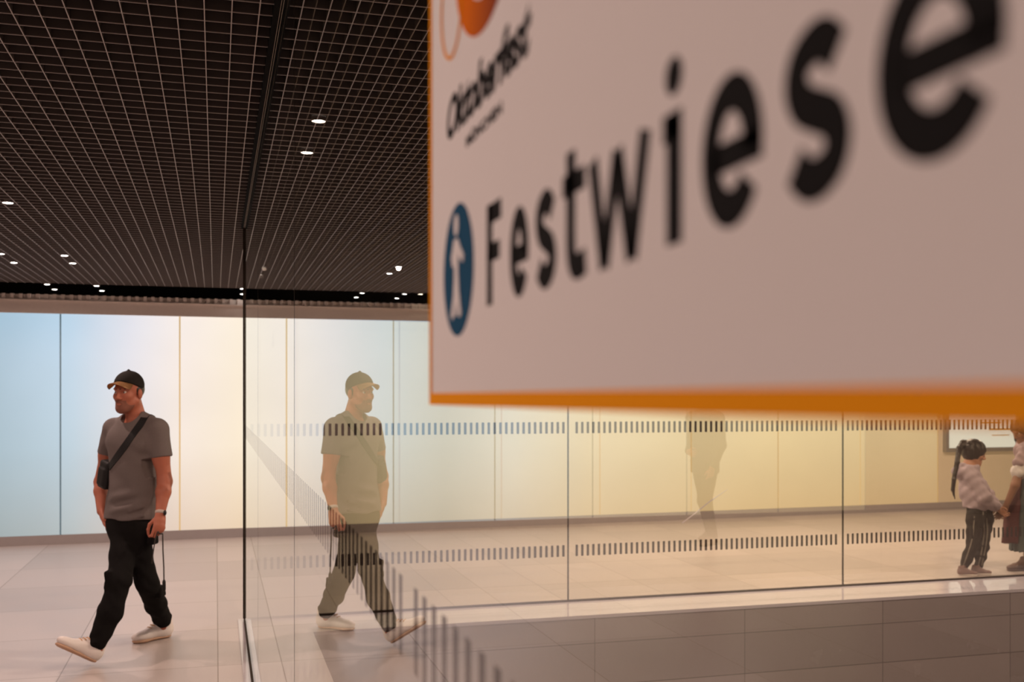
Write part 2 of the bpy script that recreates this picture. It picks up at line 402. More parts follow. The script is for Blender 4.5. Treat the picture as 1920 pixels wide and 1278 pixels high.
for x, y in ((-2.3, 2.7), (-2.8, 2.7)):  # unseen pair added to brighten the sign face
    downlight(x, y, H, hid, P1*.34, 'added downlights outside the picture')
hs = 'downlight added to light the floor and ledge, hidden behind the hanging sign'
for x, y in ((3.4, 9.6), (5.2, 9.6), (7.2, 9.6), (9.4, 9.6), (2.6, 6.1), (5.2, 6.1), (8.2, 6.1)):  # unseen lamps added to brighten the floor and ledge beyond the glass
    downlight(x, y, H, hs, P1*2.35, 'added downlights hidden behind the hanging sign', (1.0, .79, .69))

# ------------------------------------------------------------------ hanging sign on the near glass
SY, SX = .921, .185                        # left edge and front plane
sg = empty('hanging_sign', (SX, SY, CH), -math.pi/2, 'large white sign with orange border and black word Festwiese, hung on the near glass', 'sign')
# local frame: x = along the sign to the right (world -Y), y = world +X (into the glass), z = up
def spart(name, bm, m, parent=sg): return bmobj(name, bm, m, parent)
bm = bmesh.new(); bx(bm, 0, 1.0, .0, .004, -.0065, .52); spart('panel', bm, M['sign'])
bm = bmesh.new(); bx(bm, -.001, 1.001, -.001, .0045, -.0072, .0030); bx(bm, -.001, .007, -.001, .0045, .0030, .521); bx(bm, .993, 1.001, -.001, .0045, .0030, .521); bx(bm, .007, .993, -.001, .0045, .512, .521)
spart('border', bm, M['orange'])
def glyph_mesh(txt, offset=0.0, shear=0.0):
    c = bpy.data.curves.new('t', 'FONT'); c.body = txt; c.size = 1; c.offset = offset; c.shear = shear; c.fill_mode = 'FRONT'; c.resolution_u = 6
    o = bpy.data.objects.new('t', c); COL.objects.link(o)
    dg = bpy.context.evaluated_depsgraph_get(); me = bpy.data.meshes.new_from_object(o.evaluated_get(dg))
    bpy.data.objects.remove(o); bpy.data.curves.remove(c); return me
def put_text(name, txt, s0, s1, t0, t1, m, offset=0, shear=0, parent=sg, y=-.0004):
    me = glyph_mesh(txt, offset, shear); n = len(me.vertices); co = np.zeros(n*3); me.vertices.foreach_get('co', co); co = co.reshape(-1, 3)
    lo, hi = co.min(0), co.max(0); q = np.zeros_like(co)
    q[:, 0] = s0+(co[:, 0]-lo[0])/(hi[0]-lo[0])*(s1-s0); q[:, 2] = t0+(co[:, 1]-lo[1])/(hi[1]-lo[1])*(t1-t0); q[:, 1] = y
    me.vertices.foreach_set('co', q.ravel())
    bm = bmesh.new(); bm.from_mesh(me); bmesh.ops.remove_doubles(bm, verts=bm.verts[:], dist=1e-6)
    r = bmesh.ops.extrude_face_region(bm, geom=bm.faces[:])
    bmesh.ops.translate(bm, verts=[v for v in r['geom'] if isinstance(v, bmesh.types.BMVert)], vec=(0, .0004, 0))
    return bmobj(name, bm, m, parent)
BL, XH = .0640, .1205
def stroke(bm, pts, wd, y0=-.0004):
    """flat stroke of constant width following 2-D points"""
    p = np.array(pts, float); vs = []
    for k in range(len(p)):
        dd = p[min(k+1, len(p)-1)]-p[max(k-1, 0)]; dd /= np.linalg.norm(dd); nn = np.array((-dd[1], dd[0]))
        vs.append([bm.verts.new((q[0], y0, q[1])) for q in (p[k]-nn*wd/2, p[k]+nn*wd/2)]+[bm.verts.new((q[0], 0, q[1])) for q in (p[k]+nn*wd/2, p[k]-nn*wd/2)])
    for k in range(len(vs)-1):
        for q in range(4): bm.faces.new((vs[k][q], vs[k][(q+1)%4], vs[k+1][(q+1)%4], vs[k+1][q]))
    bm.faces.new(vs[0][::-1]); bm.faces.new(vs[-1])
    bmesh.ops.recalc_face_normals(bm, faces=bm.faces[:])
def catmull(p, n=8):
    p = np.array(p, float); p = np.vstack([2*p[0]-p[1], p, 2*p[-1]-p[-2]]); out = []
    for k in range(1, len(p)-2):
        for t in np.arange(n)/n:
            a, b, c, e = p[k-1], p[k], p[k+1], p[k+2]
            out.append(.5*(2*b+(c-a)*t+(2*a-5*b+4*c-e)*t*t+(3*b-a-3*c+e)*t**3))
    return np.array(out+[p[-2]])
SW = .0140
def letter(ch, s0, s1, t0, t1):
    bm = bmesh.new()
    if ch == 'F':
        stroke(bm, [(s0+SW/2, t0), (s0+SW/2, t1)], SW); stroke(bm, [(s0, t1-SW/2), (s1, t1-SW/2)], SW*.95); stroke(bm, [(s0, t0+.0365), (s1-.004, t0+.0365)], SW*.9)
    elif ch == 'e':
        cx, cz, rx, rz = (s0+s1)/2, (t0+t1)/2, (s1-s0)/2-SW/2, (t1-t0)/2-SW/2
        arc = [(cx+rx*math.cos(q), cz+rz*math.sin(q)) for q in np.linspace(math.radians(-6), math.radians(322), 44)]
        stroke(bm, arc, SW); stroke(bm, [(s0+SW*.6, cz-.0015), (s1-.0004, cz-.0015)], SW*.80)
    elif ch == 's':
        cx, cz, rx, rz = (s0+s1)/2, (t0+t1)/2, (s1-s0)/2-SW*.45, (t1-t0)/2-SW/2
        u = [(.92,.70), (.40,.96), (-.15,1.0), (-.75,.82), (-.92,.50), (-.62,.18), (0,-.01), (.66,-.20), (.94,-.50), (.76,-.82), (.20,-1.0), (-.40,-.98), (-.98,-.72)]
        stroke(bm, [(cx+rx*x, cz+rz*z) for x, z in catmull(u)], SW)
    elif ch == 't':
        x = s0+.0135
        stroke(bm, catmull([(x, t1), (x, .105), (x, .082), (x+.003, .0725), (x+.010, .0693), (s1, .0708)]), SW); stroke(bm, [(s0, XH-.0055), (s1-.001, XH-.0055)], SW*.85)
    elif ch == 'w':
        w_ = s1-s0; xs = [s0+.0045, s0+w_*.27, s0+w_*.5, s0+w_*.73, s1-.0045]; zs = [t1, t0, t1-.002, t0, t1]
        for k in range(4): stroke(bm, [(xs[k], zs[k]), (xs[k+1], zs[k+1])], SW*.88)
    elif ch == 'i':
        stroke(bm, [(s1-SW/2, t0), (s1-SW/2, t1)], SW*1.05); stroke(bm, [(s0, t1-SW*.42), (s1, t1-SW*.42)], SW*.84); disc(bm, s1-.0072, .1345, .0080, .0080, -.0004, 0)
    return bmobj('letter', bm, M['ink'], sg)
def disc(bm, cx, cz, rx, rz, y0, y1, n=48, a0=0, a1=2*math.pi):
    top = [bm.verts.new((cx+rx*math.cos(a0+(a1-a0)*k/n), y0, cz+rz*math.sin(a0+(a1-a0)*k/n))) for k in range(n)]
    bot = [bm.verts.new((v.co.x, y1, v.co.z)) for v in top]
    bm.faces.new(top); bm.faces.new(bot[::-1])
    for k in range(n): bm.faces.new((top[k], bot[k], bot[(k+1)%n], top[(k+1)%n]))
def poly(bm, pts, y0, y1):
    top = [bm.verts.new((x, y0, z)) for x, z in pts]; bot = [bm.verts.new((x, y1, z)) for x, z in pts]
    bm.faces.new(top); bm.faces.new(bot[::-1]); n = len(pts)
    for k in range(n): bm.faces.new((top[k], bot[k], bot[(k+1)%n], top[(k+1)%n]))
for q in (('F', .2035, .2410, BL, .1345), ('e', .2640, .3050, BL-.001, XH), ('s', .3205, .3595, BL-.001, XH), ('t', .3715, .4085, BL, .1325), ('w', .4150, .4915, BL, XH-.001),
          ('i', .5065, .5245, BL, XH-.001), ('e', .5440, .5915, BL-.001, XH), ('s', .6060, .6445, BL-.001, XH), ('e', .6575, .7090, BL-.001, XH)):
    letter(*q)
# pedestrian roundel
bm = bmesh.new(); disc(bm, .111, .1005, .0525, .0525, -.0005, 0); pr = spart('pedestrian_roundel', bm, M['sblue'])
bm = bmesh.new(); y0, y1 = -.0010, -.0005
disc(bm, .107, .1365, .0075, .0085, y0, y1, 24)
poly(bm, [(.100,.1255),(.112,.1255),(.122,.117),(.133,.110),(.131,.104),(.119,.109),(.1135,.113),(.114,.097),(.117,.083),(.124,.066),(.120,.0625),(.112,.064),(.107,.077),(.103,.066),(.092,.062),(.088,.066),(.097,.080),(.1005,.094),(.100,.106),(.094,.104),(.090,.112)], y0, y1)
bmobj('walking_figure', bm, M['sign'], pr)
# festival emblem
def grad_mat():
    m = mat('emblem_orange', (.75,.17,.01), .9, spec=.04); t = NT(m)
    tc = t.n('ShaderNodeTexCoord'); sp = t.n('ShaderNodeSeparateXYZ'); t.l(tc.outputs['Object'], sp.inputs[0])
    q = t.math('DIVIDE', t.math('SUBTRACT', t.math('ADD', sp.outputs[0], t.math('MULTIPLY', sp.outputs[2], -.25)), .020), .19)
    cr = t.n('ShaderNodeValToRGB'); t.l(q, cr.inputs[0]); e = cr.color_ramp.elements
    e[0].position = .25; e[0].color = (.72,.17,.012,1); e[1].position = .95; e[1].color = (.10,.022,.035,1)
    t.l(cr.outputs[0], t.b.inputs['Base Color']); return m
eb = bpy.data.objects.new('festival_emblem', None); COL.objects.link(eb); eb.parent = sg; eb.empty_display_size = .05
bm = bmesh.new(); disc(bm, .195, .345, .094, .082, -.0006, 0); bmobj('ball', bm, grad_mat(), eb)
bm = bmesh.new(); disc(bm, .200, .330, .055, .044, -.0012, -.0006, 40); bmobj('ball_highlight', bm, M['sign'], eb)
bm = bmesh.new(); n = 56
pts = [(.090+.039*math.cos(2*math.pi*k/n), .320+.044*math.sin(2*math.pi*k/n)) for k in range(n)]
tube(bm, [(x, -.0002, z) for x, z in pts+pts[:1]], .0014, 6); bmobj('loop', bm, M['orange'], eb)
put_text('emblem_word', 'Oktoberfest', .071, .311, .2105, .2450, M['ink'], .035, .35)
put_text('emblem_word', 'MÜNCHEN', .140, .243, .1905, .2005, M['ink'], .03)

# ------------------------------------------------------------------ display case on the plain bay of the far wall
dc = empty('display_case', (9.74, wy(9.74), .80), WR, 'white backlit display case with dark frame on the wall above the child', 'display case')
bm = bmesh.new(); W_, H_ = 1.26, 1.2
bx(bm, 0, W_, -.07, 0, 0, .055); bx(bm, 0, W_, -.07, 0, H_-.05, H_); bx(bm, 0, .05, -.07, 0, .055, H_-.05); bx(bm, W_-.05, W_, -.07, 0, .055, H_-.05)
bmobj('frame', bm, M['casemetal'], dc)
ps = box('poster', .05, W_-.05, -.045, -.01, .055, H_-.05, M['poster'], dc)
bm = bmesh.new(); bx(bm, .75, 1.12, -.048, -.045, .30, .325); bx(bm, .60, .95, -.048, -.045, .40, .418); bx(bm, .8, 1.1, -.048, -.045, .22, .232)
bmobj('print_bars', bm, M['posterink'], ps)

# ------------------------------------------------------------------ implicit-surface modelling for bodies and clothes
V3 = lambda p: np.array(p, float)
class SDF:
    def __init__(s, h): s.h = h; s.ops = []; s.disp = None
    def _add(s, fn, lo, hi, k, op): s.ops.append((fn, V3(lo), V3(hi), k, op))
    def cone(s, a, b, ra, rb=None, k=.02, op='u'):
        a, b = V3(a), V3(b); rb = ra if rb is None else rb; ab = b-a; L = max(ab@ab, 1e-12)
        def fn(P):
            q = P-a; t = np.clip((q@ab)/L, 0, 1)
            return np.linalg.norm(q-t[..., None]*ab, axis=-1)-(ra+(rb-ra)*t)
        r = max(ra, rb); s._add(fn, np.minimum(a, b)-r, np.maximum(a, b)+r, k, op); return s
    def chain(s, pts, rs, k=.02):
        for i in range(len(pts)-1): s.cone(pts[i], pts[i+1], rs[i], rs[i+1], k)
        return s
    def ell(s, c, r, R=None, k=.02, op='u'):
        c, r = V3(c), V3(r); R = np.eye(3) if R is None else R
        def fn(P):
            q = (P-c)@R; k0 = np.linalg.norm(q/r, axis=-1); k1 = np.linalg.norm(q/(r*r), axis=-1)+1e-9
            return k0*(k0-1)/k1
        m = r.max(); s._add(fn, c-m, c+m, k, op); return s
    def box(s, c, hf, rad, R=None, k=.01, op='u'):
        c, hf = V3(c), V3(hf)-rad; R = np.eye(3) if R is None else R
        def fn(P):
            q = np.abs((P-c)@R)-hf
            return np.linalg.norm(np.maximum(q, 0), axis=-1)+np.minimum(q.max(-1), 0)-rad
        m = np.linalg.norm(hf)+rad; s._add(fn, c-m, c+m, k, op); return s
    def econe(s, a, b, ra, rb, n, sq, k=.03, op='u'):
        """round cone squashed by factor sq along unit direction n"""
        a, b, n = V3(a), V3(b), V3(n); n = n/np.linalg.norm(n); g = 1/sq-1
        b2 = b-a; b2 = b2+n*(b2@n)*g; L = max(b2@b2, 1e-12)
        def fn(P):
            q = P-a; q = q+(q@n)[..., None]*n*g; t = np.clip((q@b2)/L, 0, 1)
            return (np.linalg.norm(q-t[..., None]*b2, axis=-1)-(ra+(rb-ra)*t))*min(1, (1+sq)/2)
        r = max(ra, rb)*max(1, sq); s._add(fn, np.minimum(a, b)-r, np.maximum(a, b)+r, k, op); return s
    def plane(s, p, n, k=.006):            # removes the side n points to
        p, n = V3(p), V3(n); n = n/np.linalg.norm(n)
        s._add(lambda P: -((P-p)@n), None, None, k, 'planecut') if False else s.ops.append((lambda P: -((P-p)@n), None, None, k, 's')); return s
    def mesh(s, name):
        h = s.h; us = [o for o in s.ops if o[4] == 'u']
        lo = np.min([o[1] for o in us], 0)-4*h; hi = np.max([o[2] for o in us], 0)+4*h
        n = np.ceil((hi-lo)/h).astype(int)+1; f = np.full(n, .2, np.float32)
        ax = [lo[i]+h*np.arange(n[i]) for i in range(3)]
        for fn, a, b, k, op in s.ops:
            if a is None: i0 = np.zeros(3, int); i1 = n
            else:
                mg = k+4*h
                i0 = np.maximum(np.floor((a-mg-lo)/h).astype(int), 0); i1 = np.minimum(np.ceil((b+mg-lo)/h).astype(int)+1, n)
            if (i1 <= i0).any(): continue
            sl = tuple(slice(x, y) for x, y in zip(i0, i1))
            P = np.stack(np.meshgrid(*[ax[i][sl[i]] for i in range(3)], indexing='ij'), -1)
            d = fn(P); c = f[sl]
            if op == 'u':
                t = np.clip(.5+.5*(c-d)/k, 0, 1); f[sl] = c+(d-c)*t-k*t*(1-t)
            else:
                d = -d; t = np.clip(.5-.5*(c-d)/k, 0, 1); f[sl] = c+(d-c)*t+k*t*(1-t)
        if s.disp is not None:
            ii = np.argwhere(np.abs(f) < .035)
            P = lo+h*ii; f[tuple(ii.T)] += s.disp(P[:, 0], P[:, 1], P[:, 2]).astype(np.float32)
        ins = f < 0
        c8 = [(i, j, k) for i in (0, 1) for j in (0, 1) for k in (0, 1)]
        sh = n-1
        cnt = np.zeros(sh, np.int8)
        for i, j, k in c8: cnt += ins[i:i+sh[0], j:j+sh[1], k:k+sh[2]]
        act = np.argwhere((cnt > 0) & (cnt < 8))
        vals = {c: f[act[:, 0]+c[0], act[:, 1]+c[1], act[:, 2]+c[2]] for c in c8}
        acc = np.zeros((len(act), 3)); num = np.zeros(len(act))
        for c in c8:
            for d in range(3):
                if c[d]: continue
                e = tuple(c[q]+(q == d) for q in range(3)); va, vb = vals[c], vals[e]
                m = (va < 0) != (vb < 0); t = np.where(m, va/np.where(m, va-vb, 1), 0)
                p = np.array(c, float)[None].repeat(len(act), 0); p[:, d] += t
                acc += p*m[:, None]; num += m
        vert = lo+h*(act+acc/num[:, None])
        idm = np.full(sh, -1, np.int64); idm[tuple(act.T)] = np.arange(len(act))
        quads = []
        for d in range(3):
            a1, a2 = (d+1) % 3, (d+2) % 3
            s0 = [slice(None)]*3; s1 = [slice(None)]*3; s0[d] = slice(0, -1); s1[d] = slice(1, None)
            A, B = ins[tuple(s0)], ins[tuple(s1)]
            e = np.argwhere(A != B)
            e = e[(e[:, a1] > 0) & (e[:, a2] > 0) & (e[:, a1] < sh[a1]) & (e[:, a2] < sh[a2])]
            def ID(o1, o2):
                q = e.copy(); q[:, a1] -= o1; q[:, a2] -= o2; return idm[tuple(q.T)]
            q = np.stack([ID(1, 1), ID(0, 1), ID(0, 0), ID(1, 0)], 1)
            fl = ~A[tuple(e.T)]; q[fl] = q[fl][:, ::-1]; quads.append(q)
        q = np.concatenate(quads); q = q[(q >= 0).all(1)]
        me = bpy.data.meshes.new(name)
        me.vertices.add(len(vert)); me.vertices.foreach_set('co', vert.ravel())
        me.loops.add(q.size); me.loops.foreach_set('vertex_index', q.ravel().astype(np.int32))
        me.polygons.add(len(q)); me.polygons.foreach_set('loop_start', np.arange(0, q.size, 4, dtype=np.int32)); me.polygons.foreach_set('loop_total', np.full(len(q), 4, np.int32))
        me.update(calc_edges=True); me.validate(); me.polygons.foreach_set('use_smooth', np.ones(len(q), bool))
        return me
    def obj(s, name, m, parent): return link(name, s.mesh(name), m, parent)

class Fig:
    """a figure standing at depth z0 along the view axis; local axes: x right, y away from the camera, z up"""
    def __init__(s, px, z0, name, label, cat='person', push=1.0):
        s.lat0 = (px-960)*z0/F; s.z0 = z0
        loc = (push*(z0*ST+s.lat0*CT), push*(z0*CT-s.lat0*ST), 0)
        s.root = empty(name, loc, -TH, label, cat)
        s.campos = V3((-s.lat0, -z0, CH))
    def P(s, px, py, z): return V3(((px-960)*z/F-s.lat0, z-s.z0, CH-(py-Y0)*z/F))
    def G(s, px, py): z = F*CH/(py-Y0); return s.P(px, py, z)
    def other(s, name, label, cat):
        o = empty(name, s.root.location, -TH, label, cat); return o
def frame(O, fwd, up=(0, 0, 1), sc=1.0):
    fwd = V3(fwd); fwd /= np.linalg.norm(fwd); up = V3(up); up = up-(up@fwd)*fwd; up /= np.linalg.norm(up)
    l = np.cross(fwd, up)                        # image-right when facing the viewer
    R = np.stack([-l, fwd, up], 1); O = V3(O)    # columns: side, forward, up
    return (lambda x, y, z: O+sc*(R@V3((x, y, z)))), R
def head_sdf(d, hp, R, s=1.0):
    e = lambda c, r, k=.02, op='u': d.ell(hp(*c), V3(r)*s, R, k*s, op)
    c = lambda a, b, ra, rb=None, k=.015, op='u': d.cone(hp(*a), hp(*b), ra*s, (rb if rb is not None else ra)*s, k*s, op)
    e((0,-.012,.030), (.074,.094,.084)); e((0,.028,-.045), (.058,.060,.078), .03)
    c((0,.066,-.108), (0,.068,-.104), .022, k=.03)
    for sx in (-1, 1):
        c((sx*.052,-.002,-.062), (sx*.018,.062,-.104), .020, .018, .03)
        e((sx*.039,.056,-.030), (.022,.020,.018), .025)
        e((sx*.031,.094,-.002), (.017,.014,.011), .012, 's')
        c((sx*.014,.095,-.041), (sx*.014,.094,-.041), .0085, k=.008)
        e((sx*.0775,-.012,-.018), (.009,.019,.031), .008)
    c((-.028,.080,.018), (.028,.080,.018), .010, k=.02)
    c((0,.086,.002), (0,.106,-.036), .0075, .011, .014)
    c((-.019,.083,-.070), (.019,.083,-.070), .006, k=.008); c((-.015,.083,-.080), (.015,.083,-.080), .0068, k=.008)
    d.cone(hp(-.022,.0935,-.075), hp(.022,.0935,-.075), .0018*s, k=.003, op='s')
def eyes(hp, fwd, s, parent):
    for sx in (-1, 1):
        bm = bmesh.new(); bmesh.ops.create_uvsphere(bm, u_segments=16, v_segments=12, radius=.0118*s)
        f = V3(fwd)/np.linalg.norm(fwd)
        for fc in bm.faces: fc.material_index = 1 if V3(fc.calc_center_median())@f > .0105*s else 0
        bmesh.ops.translate(bm, verts=bm.verts[:], vec=Vector(hp(sx*.031,.0685,-.003)))
        bmobj('eye', bm, [M['eyew'], M['iris']], parent, True)
def ribbon(name, me_targets, pts, width, off, m, parent, thick=.003, sub=6):
    """strip lying on target meshes: pts = list of (ray origin, ray direction) or fixed points with normal"""
    trees = [BVHTree.FromPolygons([v.co[:] for v in me.vertices], [p.vertices[:] for p in me.polygons]) for me in me_targets]
    C, N = [], []
    for p in pts:
        if p[0] == 'ray':
            best = None
            for t in trees:
                h = t.ray_cast(Vector(p[1]), Vector(p[2]).normalized())
                if h[0] is not None and (best is None or h[3] < best[3]): best = h
            if best is None: continue
            C.append(np.array(best[0])+np.array(best[1])*off); N.append(np.array(best[1]))
        else: C.append(V3(p[1])); N.append(V3(p[2]))
    C, N = np.array(C), np.array(N)
    for _ in range(3):
        N[1:-1] = (N[:-2]+2*N[1:-1]+N[2:])/4; C[1:-1] = (C[:-2]+2*C[1:-1]+C[2:])/4
    N /= np.linalg.norm(N, axis=1)[:, None]
    bm = bmesh.new(); rows = []
    for i in range(len(C)):
        d = C[min(i+1, len(C)-1)]-C[max(i-1, 0)]; d /= np.linalg.norm(d)+1e-9; b = np.cross(d, N[i]); b /= np.linalg.norm(b)+1e-9
        rows.append([bm.verts.new(C[i]+b*width*u+N[i]*v) for u, v in ((-.5, -thick), (.5, -thick), (.5, thick*.4), (-.5, thick*.4))])
    for i in range(len(rows)-1):
        for k in range(4): bm.faces.new((rows[i][k], rows[i][(k+1)%4], rows[i+1][(k+1)%4], rows[i+1][k]))
    bm.faces.new(rows[0][::-1]); bm.faces.new(rows[-1])
    bmesh.ops.recalc_face_normals(bm, faces=bm.faces[:])
    return bmobj(name, bm, m, parent, False)
def interp(pts, n):
    pts = np.array(pts, float); t = np.linspace(0, len(pts)-1, n); return np.stack([np.interp(t, range(len(pts)), pts[:, i]) for i in range(pts.shape[1])], 1)
def shoe(parent, heel, toe, up=(0, 0, 1), collar=.122, h=.004, mats=('shoe', 'sole', 'lace'), laces=True):
    """heel/toe: points on the sole underside"""
    heel, toe = V3(heel), V3(toe); L = np.linalg.norm(toe-heel); k = L/.29
    hp, R = frame(heel, toe-heel, up, k)          # local: x side, y forward, z up ; length .29
    d = SDF(h); e = lambda c, r, kk=.03, op='u': d.ell(hp(*c), V3(r)*k, R, kk*k, op)
    e((0,.045,.055), (.034,.048,.048)); e((0,.115,.050), (.038,.085,.042)); e((0,.215,.038), (.043,.072,.032), .03)
    d.econe(hp(0,.060,.06), hp(0,.058,collar), .057*k, .054*k, R[:, 0], .82)
    d.cone(hp(0,.150,.058), hp(0,.075,.100), .026*k, .030*k, .02)
    d.plane(hp(0, 0, .014), -R[:, 2])
    d.econe(hp(0,.056,collar+.020), hp(0,.056,collar+.07), .040*k, .044*k, R[:, 0], .82, .006, 's')
    o = d.obj('shoe', M[mats[0]], parent)
    d = SDF(h)
    for y, w in ((.045,.036), (.085,.034), (.14,.035), (.20,.043), (.235,.041)):
        d.econe(hp(0, y, .012), hp(0, y+.005, .012), w*k, w*k, R[:, 2], .36, .02)
    d.plane(hp(0, 0, .0), -R[:, 2], .003); d.plane(hp(0, 0, .0225), R[:, 2], .003)
    d.obj('sole', M[mats[1]], o)
    if laces:
        bm = bmesh.new()
        for y, z in ((.168,.088), (.148,.100), (.128,.111), (.108,.122), (.090,.134)):
            tube(bm, [Vector(hp(x, y-.25*abs(x), z-9*x*x)) for x in (-.024,-.012,0,.012,.024)], .0032*k, 6)
        bmobj('laces', bm, M[mats[2]], o, True)
    return o
def finger(d, base, dirs, lens, r):
    p = V3(base)
    for i, (v, L) in enumerate(zip(dirs, lens)):
        v = V3(v)/np.linalg.norm(v); q = p+v*L; d.cone(p, q, r*(1-.10*i), r*(1-.10*(i+1)), .004); p = q
    return p
def nz(v): v = V3(v); return v/np.linalg.norm(v)
def wav(*terms):
    """sum of directional sines: (amp, (kx,ky,kz), phase)"""
    return lambda x, y, z: sum(a*np.sin(k[0]*x+k[1]*y+k[2]*z+p) for a, k, p in terms)

# ------------------------------------------------------------------ the walking man
fg = Fig(243, 6.45, 'person', 'man in grey T-shirt, black trousers and cap walking past at the left'); P = fg.P
a = math.radians(24); fw = V3((-math.sin(a), -math.cos(a), 0)); lf = V3((math.cos(a), -math.sin(a), 0))
def T(l, f, z, cx=.036): return V3((cx, 0, 0))+lf*l+fw*f+V3((0, 0, z))
RT = np.stack([lf, fw, V3((0, 0, 1))], 1)
hfw = V3((-.31, -.94, -.05)); hp, HR = frame(P(240.5, 733, 6.42), hfw)
sh_l, el_l, wr_l = T(.180, 0, 1.365), P(309, 902, 6.36), P(300.5, 964, 6.27)
sh_r, el_r, wr_r = T(-.180, 0, 1.365), P(190, 903, 6.62), P(190, 958, 6.50)
hip_l, kn_l, an_l = P(258, 985, 6.42), P(276, 1092, 6.42), P(305, 1160, 6.78)
hip_r, kn_r, an_r = P(234, 985, 6.46), P(223, 1090, 6.22), P(185, 1200, 6.12)
d = SDF(.0042); head_sdf(d, hp, HR)
d.cone(hp(0,-.030,-.06), T(0,-.02,1.40), .054, .062, .03)
d.econe(T(0,0,1.30), T(0,0,1.05), .125, .100, fw, .6); d.cone(T(-.14,0,1.36), T(.14,0,1.36), .05, k=.05)
d.econe(T(0,-.01,1.05,.0), T(0,-.01,.90,.0), .10, .115, fw, .6)
for sh, el, wr in ((sh_l, el_l, wr_l), (sh_r, el_r, wr_r)):
    d.cone(sh, el, .050, .043, .02); d.ell(sh*.55+el*.45+fw*.008, (.050, .050, .085), None, .03)
    mid = el*.68+wr*.32; d.cone(el, mid, .042, .043, .02); d.cone(mid, wr, .043, .027, .02)
for hp_, kn, an in ((hip_l, kn_l, an_l), (hip_r, kn_r, an_r)):
    d.cone(hp_, kn, .058, .044, .03); d.cone(kn, kn*.6+an*.4, .043, .044, .02); d.cone(kn*.6+an*.4, an, .043, .028, .02); d.cone(an, an+V3((0, 0, -.05)), .028, .027)
# left hand (picture right): back of the hand outward, fingers curled round the cord
def hand(d, wrist, down, thumbside, palm, curl=1.0, s=1.0):
    dn, ts, pm = nz(down), nz(thumbside), nz(palm)
    d.econe(wrist-dn*.005, wrist+dn*.040*s, .026*s, .030*s, pm, .7, .012)
    d.econe(wrist+dn*.030*s, wrist+dn*.080*s, .034*s, .038*s, pm, .46, .012)
    kn = []
    for i, (o, Ls) in enumerate(zip((.0305, .0105, -.0100, -.0290), ((.040,.026,.021), (.044,.029,.022), (.041,.027,.021), (.032,.021,.019)))):
        b = wrist+dn*(.094-.004*abs(i-1))*s+ts*o*s
        c1 = (.35+.18*i)*curl; c2 = c1+1.05*curl; c3 = c2+.8*curl
        finger(d, b, [dn*math.cos(q)+pm*math.sin(q)+ts*(.06*(1.5-i)) for q in (c1, c2, c3)], [x*s for x in Ls], .0092*s if i < 3 else .0080*s); kn.append(b)
    tb = wrist+dn*.030*s+ts*.028*s+pm*.008*s
    finger(d, tb, [dn*.75+ts*.55+pm*.30, dn*.95+ts*.05+pm*.35, dn*.9-ts*.25+pm*.35], [.040*s, .032*s, .026*s], .0115*s)
    return kn
hd = P(297, 1003, 6.22)-wr_l
hand(d, wr_l, hd, (-.80,-.58,0), (-.50,.62,.0), 1.0, 1.0)
hand(d, wr_r, P(206, 1000, 6.42)-wr_r, (.2,-.95,-.1), (.95,.2,.1), .25, .95)
body = d.obj('body', M['skin'], fg.root)
eyes(hp, hfw, 1.0, fg.root)
# beard shadow, brows, hair
d = SDF(.0042); head_sdf(d, hp, HR); d.disp = lambda x, y, z: 0*x-.0014
d.plane(hp(0,0,-.052), HR[:, 2], .002); d.plane(hp(0,.022,0), -HR[:, 1], .002); d.plane(hp(0,0,-.135), -HR[:, 2], .002)
for sx in (-1, 1): d.ell(hp(sx*.060,.045,-.055), (.028,.035,.026), HR, .006, 's')
d.ell(hp(0,.095,-.075), (.018,.022,.0055), HR, .003, 's')
o = d.obj('beard', M['stubble'], fg.root); o['label'] = 'short dark beard'
for sx in (-1, 1):
    d = SDF(.003); d.cone(hp(sx*.012,.0915,.016), hp(sx*.044,.079,.018), .0042, .0030, .004); d.obj('eyebrow', M['hair'], fg.root)
d = SDF(.005); d.ell(hp(0,-.024,.012), (.0775,.088,.075), HR); d.ell(hp(0,.075,-.02), (.09,.095,.12), HR, .01, 's'); d.plane(hp(0,0,-.055), -HR[:, 2])
d.obj('hair', M['hair'], fg.root)
# cap
cap = bpy.data.objects.new('cap', None); COL.objects.link(cap); cap.parent = fg.root; cap.empty_display_size = .05
d = SDF(.0045); d.ell(hp(0,-.010,.036), (.082,.102,.090), HR)
pn = nz(HR@V3((0, .42, -1))); d.plane(hp(0,.03,.040), pn, .004)
d.cone(hp(0,-.01,.124), hp(0,-.01,.128), .008, k=.008)
d.obj('crown', M['capblack'], cap)
bm = bmesh.new(); rows = []
for i in range(19):
    t = -1.15+2.3*i/18; row = []
    for q in range(6):
        u = q/5; r1 = .085; x = math.sin(t)*(.071+.013*u); y0_ = math.cos(t)*.080-.006
        y = y0_+u*.080*max(0, math.cos(t*.95))**.6; z = .064-.020*math.sin(t)**2-.10*u*.10-.030*u*math.sin(t)**2
        row.append(bm.verts.new(hp(x, y, z)))
    rows.append(row)
for i in range(18):
    for q in range(5): bm.faces.new((rows[i][q], rows[i+1][q], rows[i+1][q+1], rows[i][q+1]))
bmesh.ops.solidify(bm, geom=bm.faces[:], thickness=.005)
o = bmobj('brim', bm, M['captan'], cap, True); o['label'] = 'tan brim'
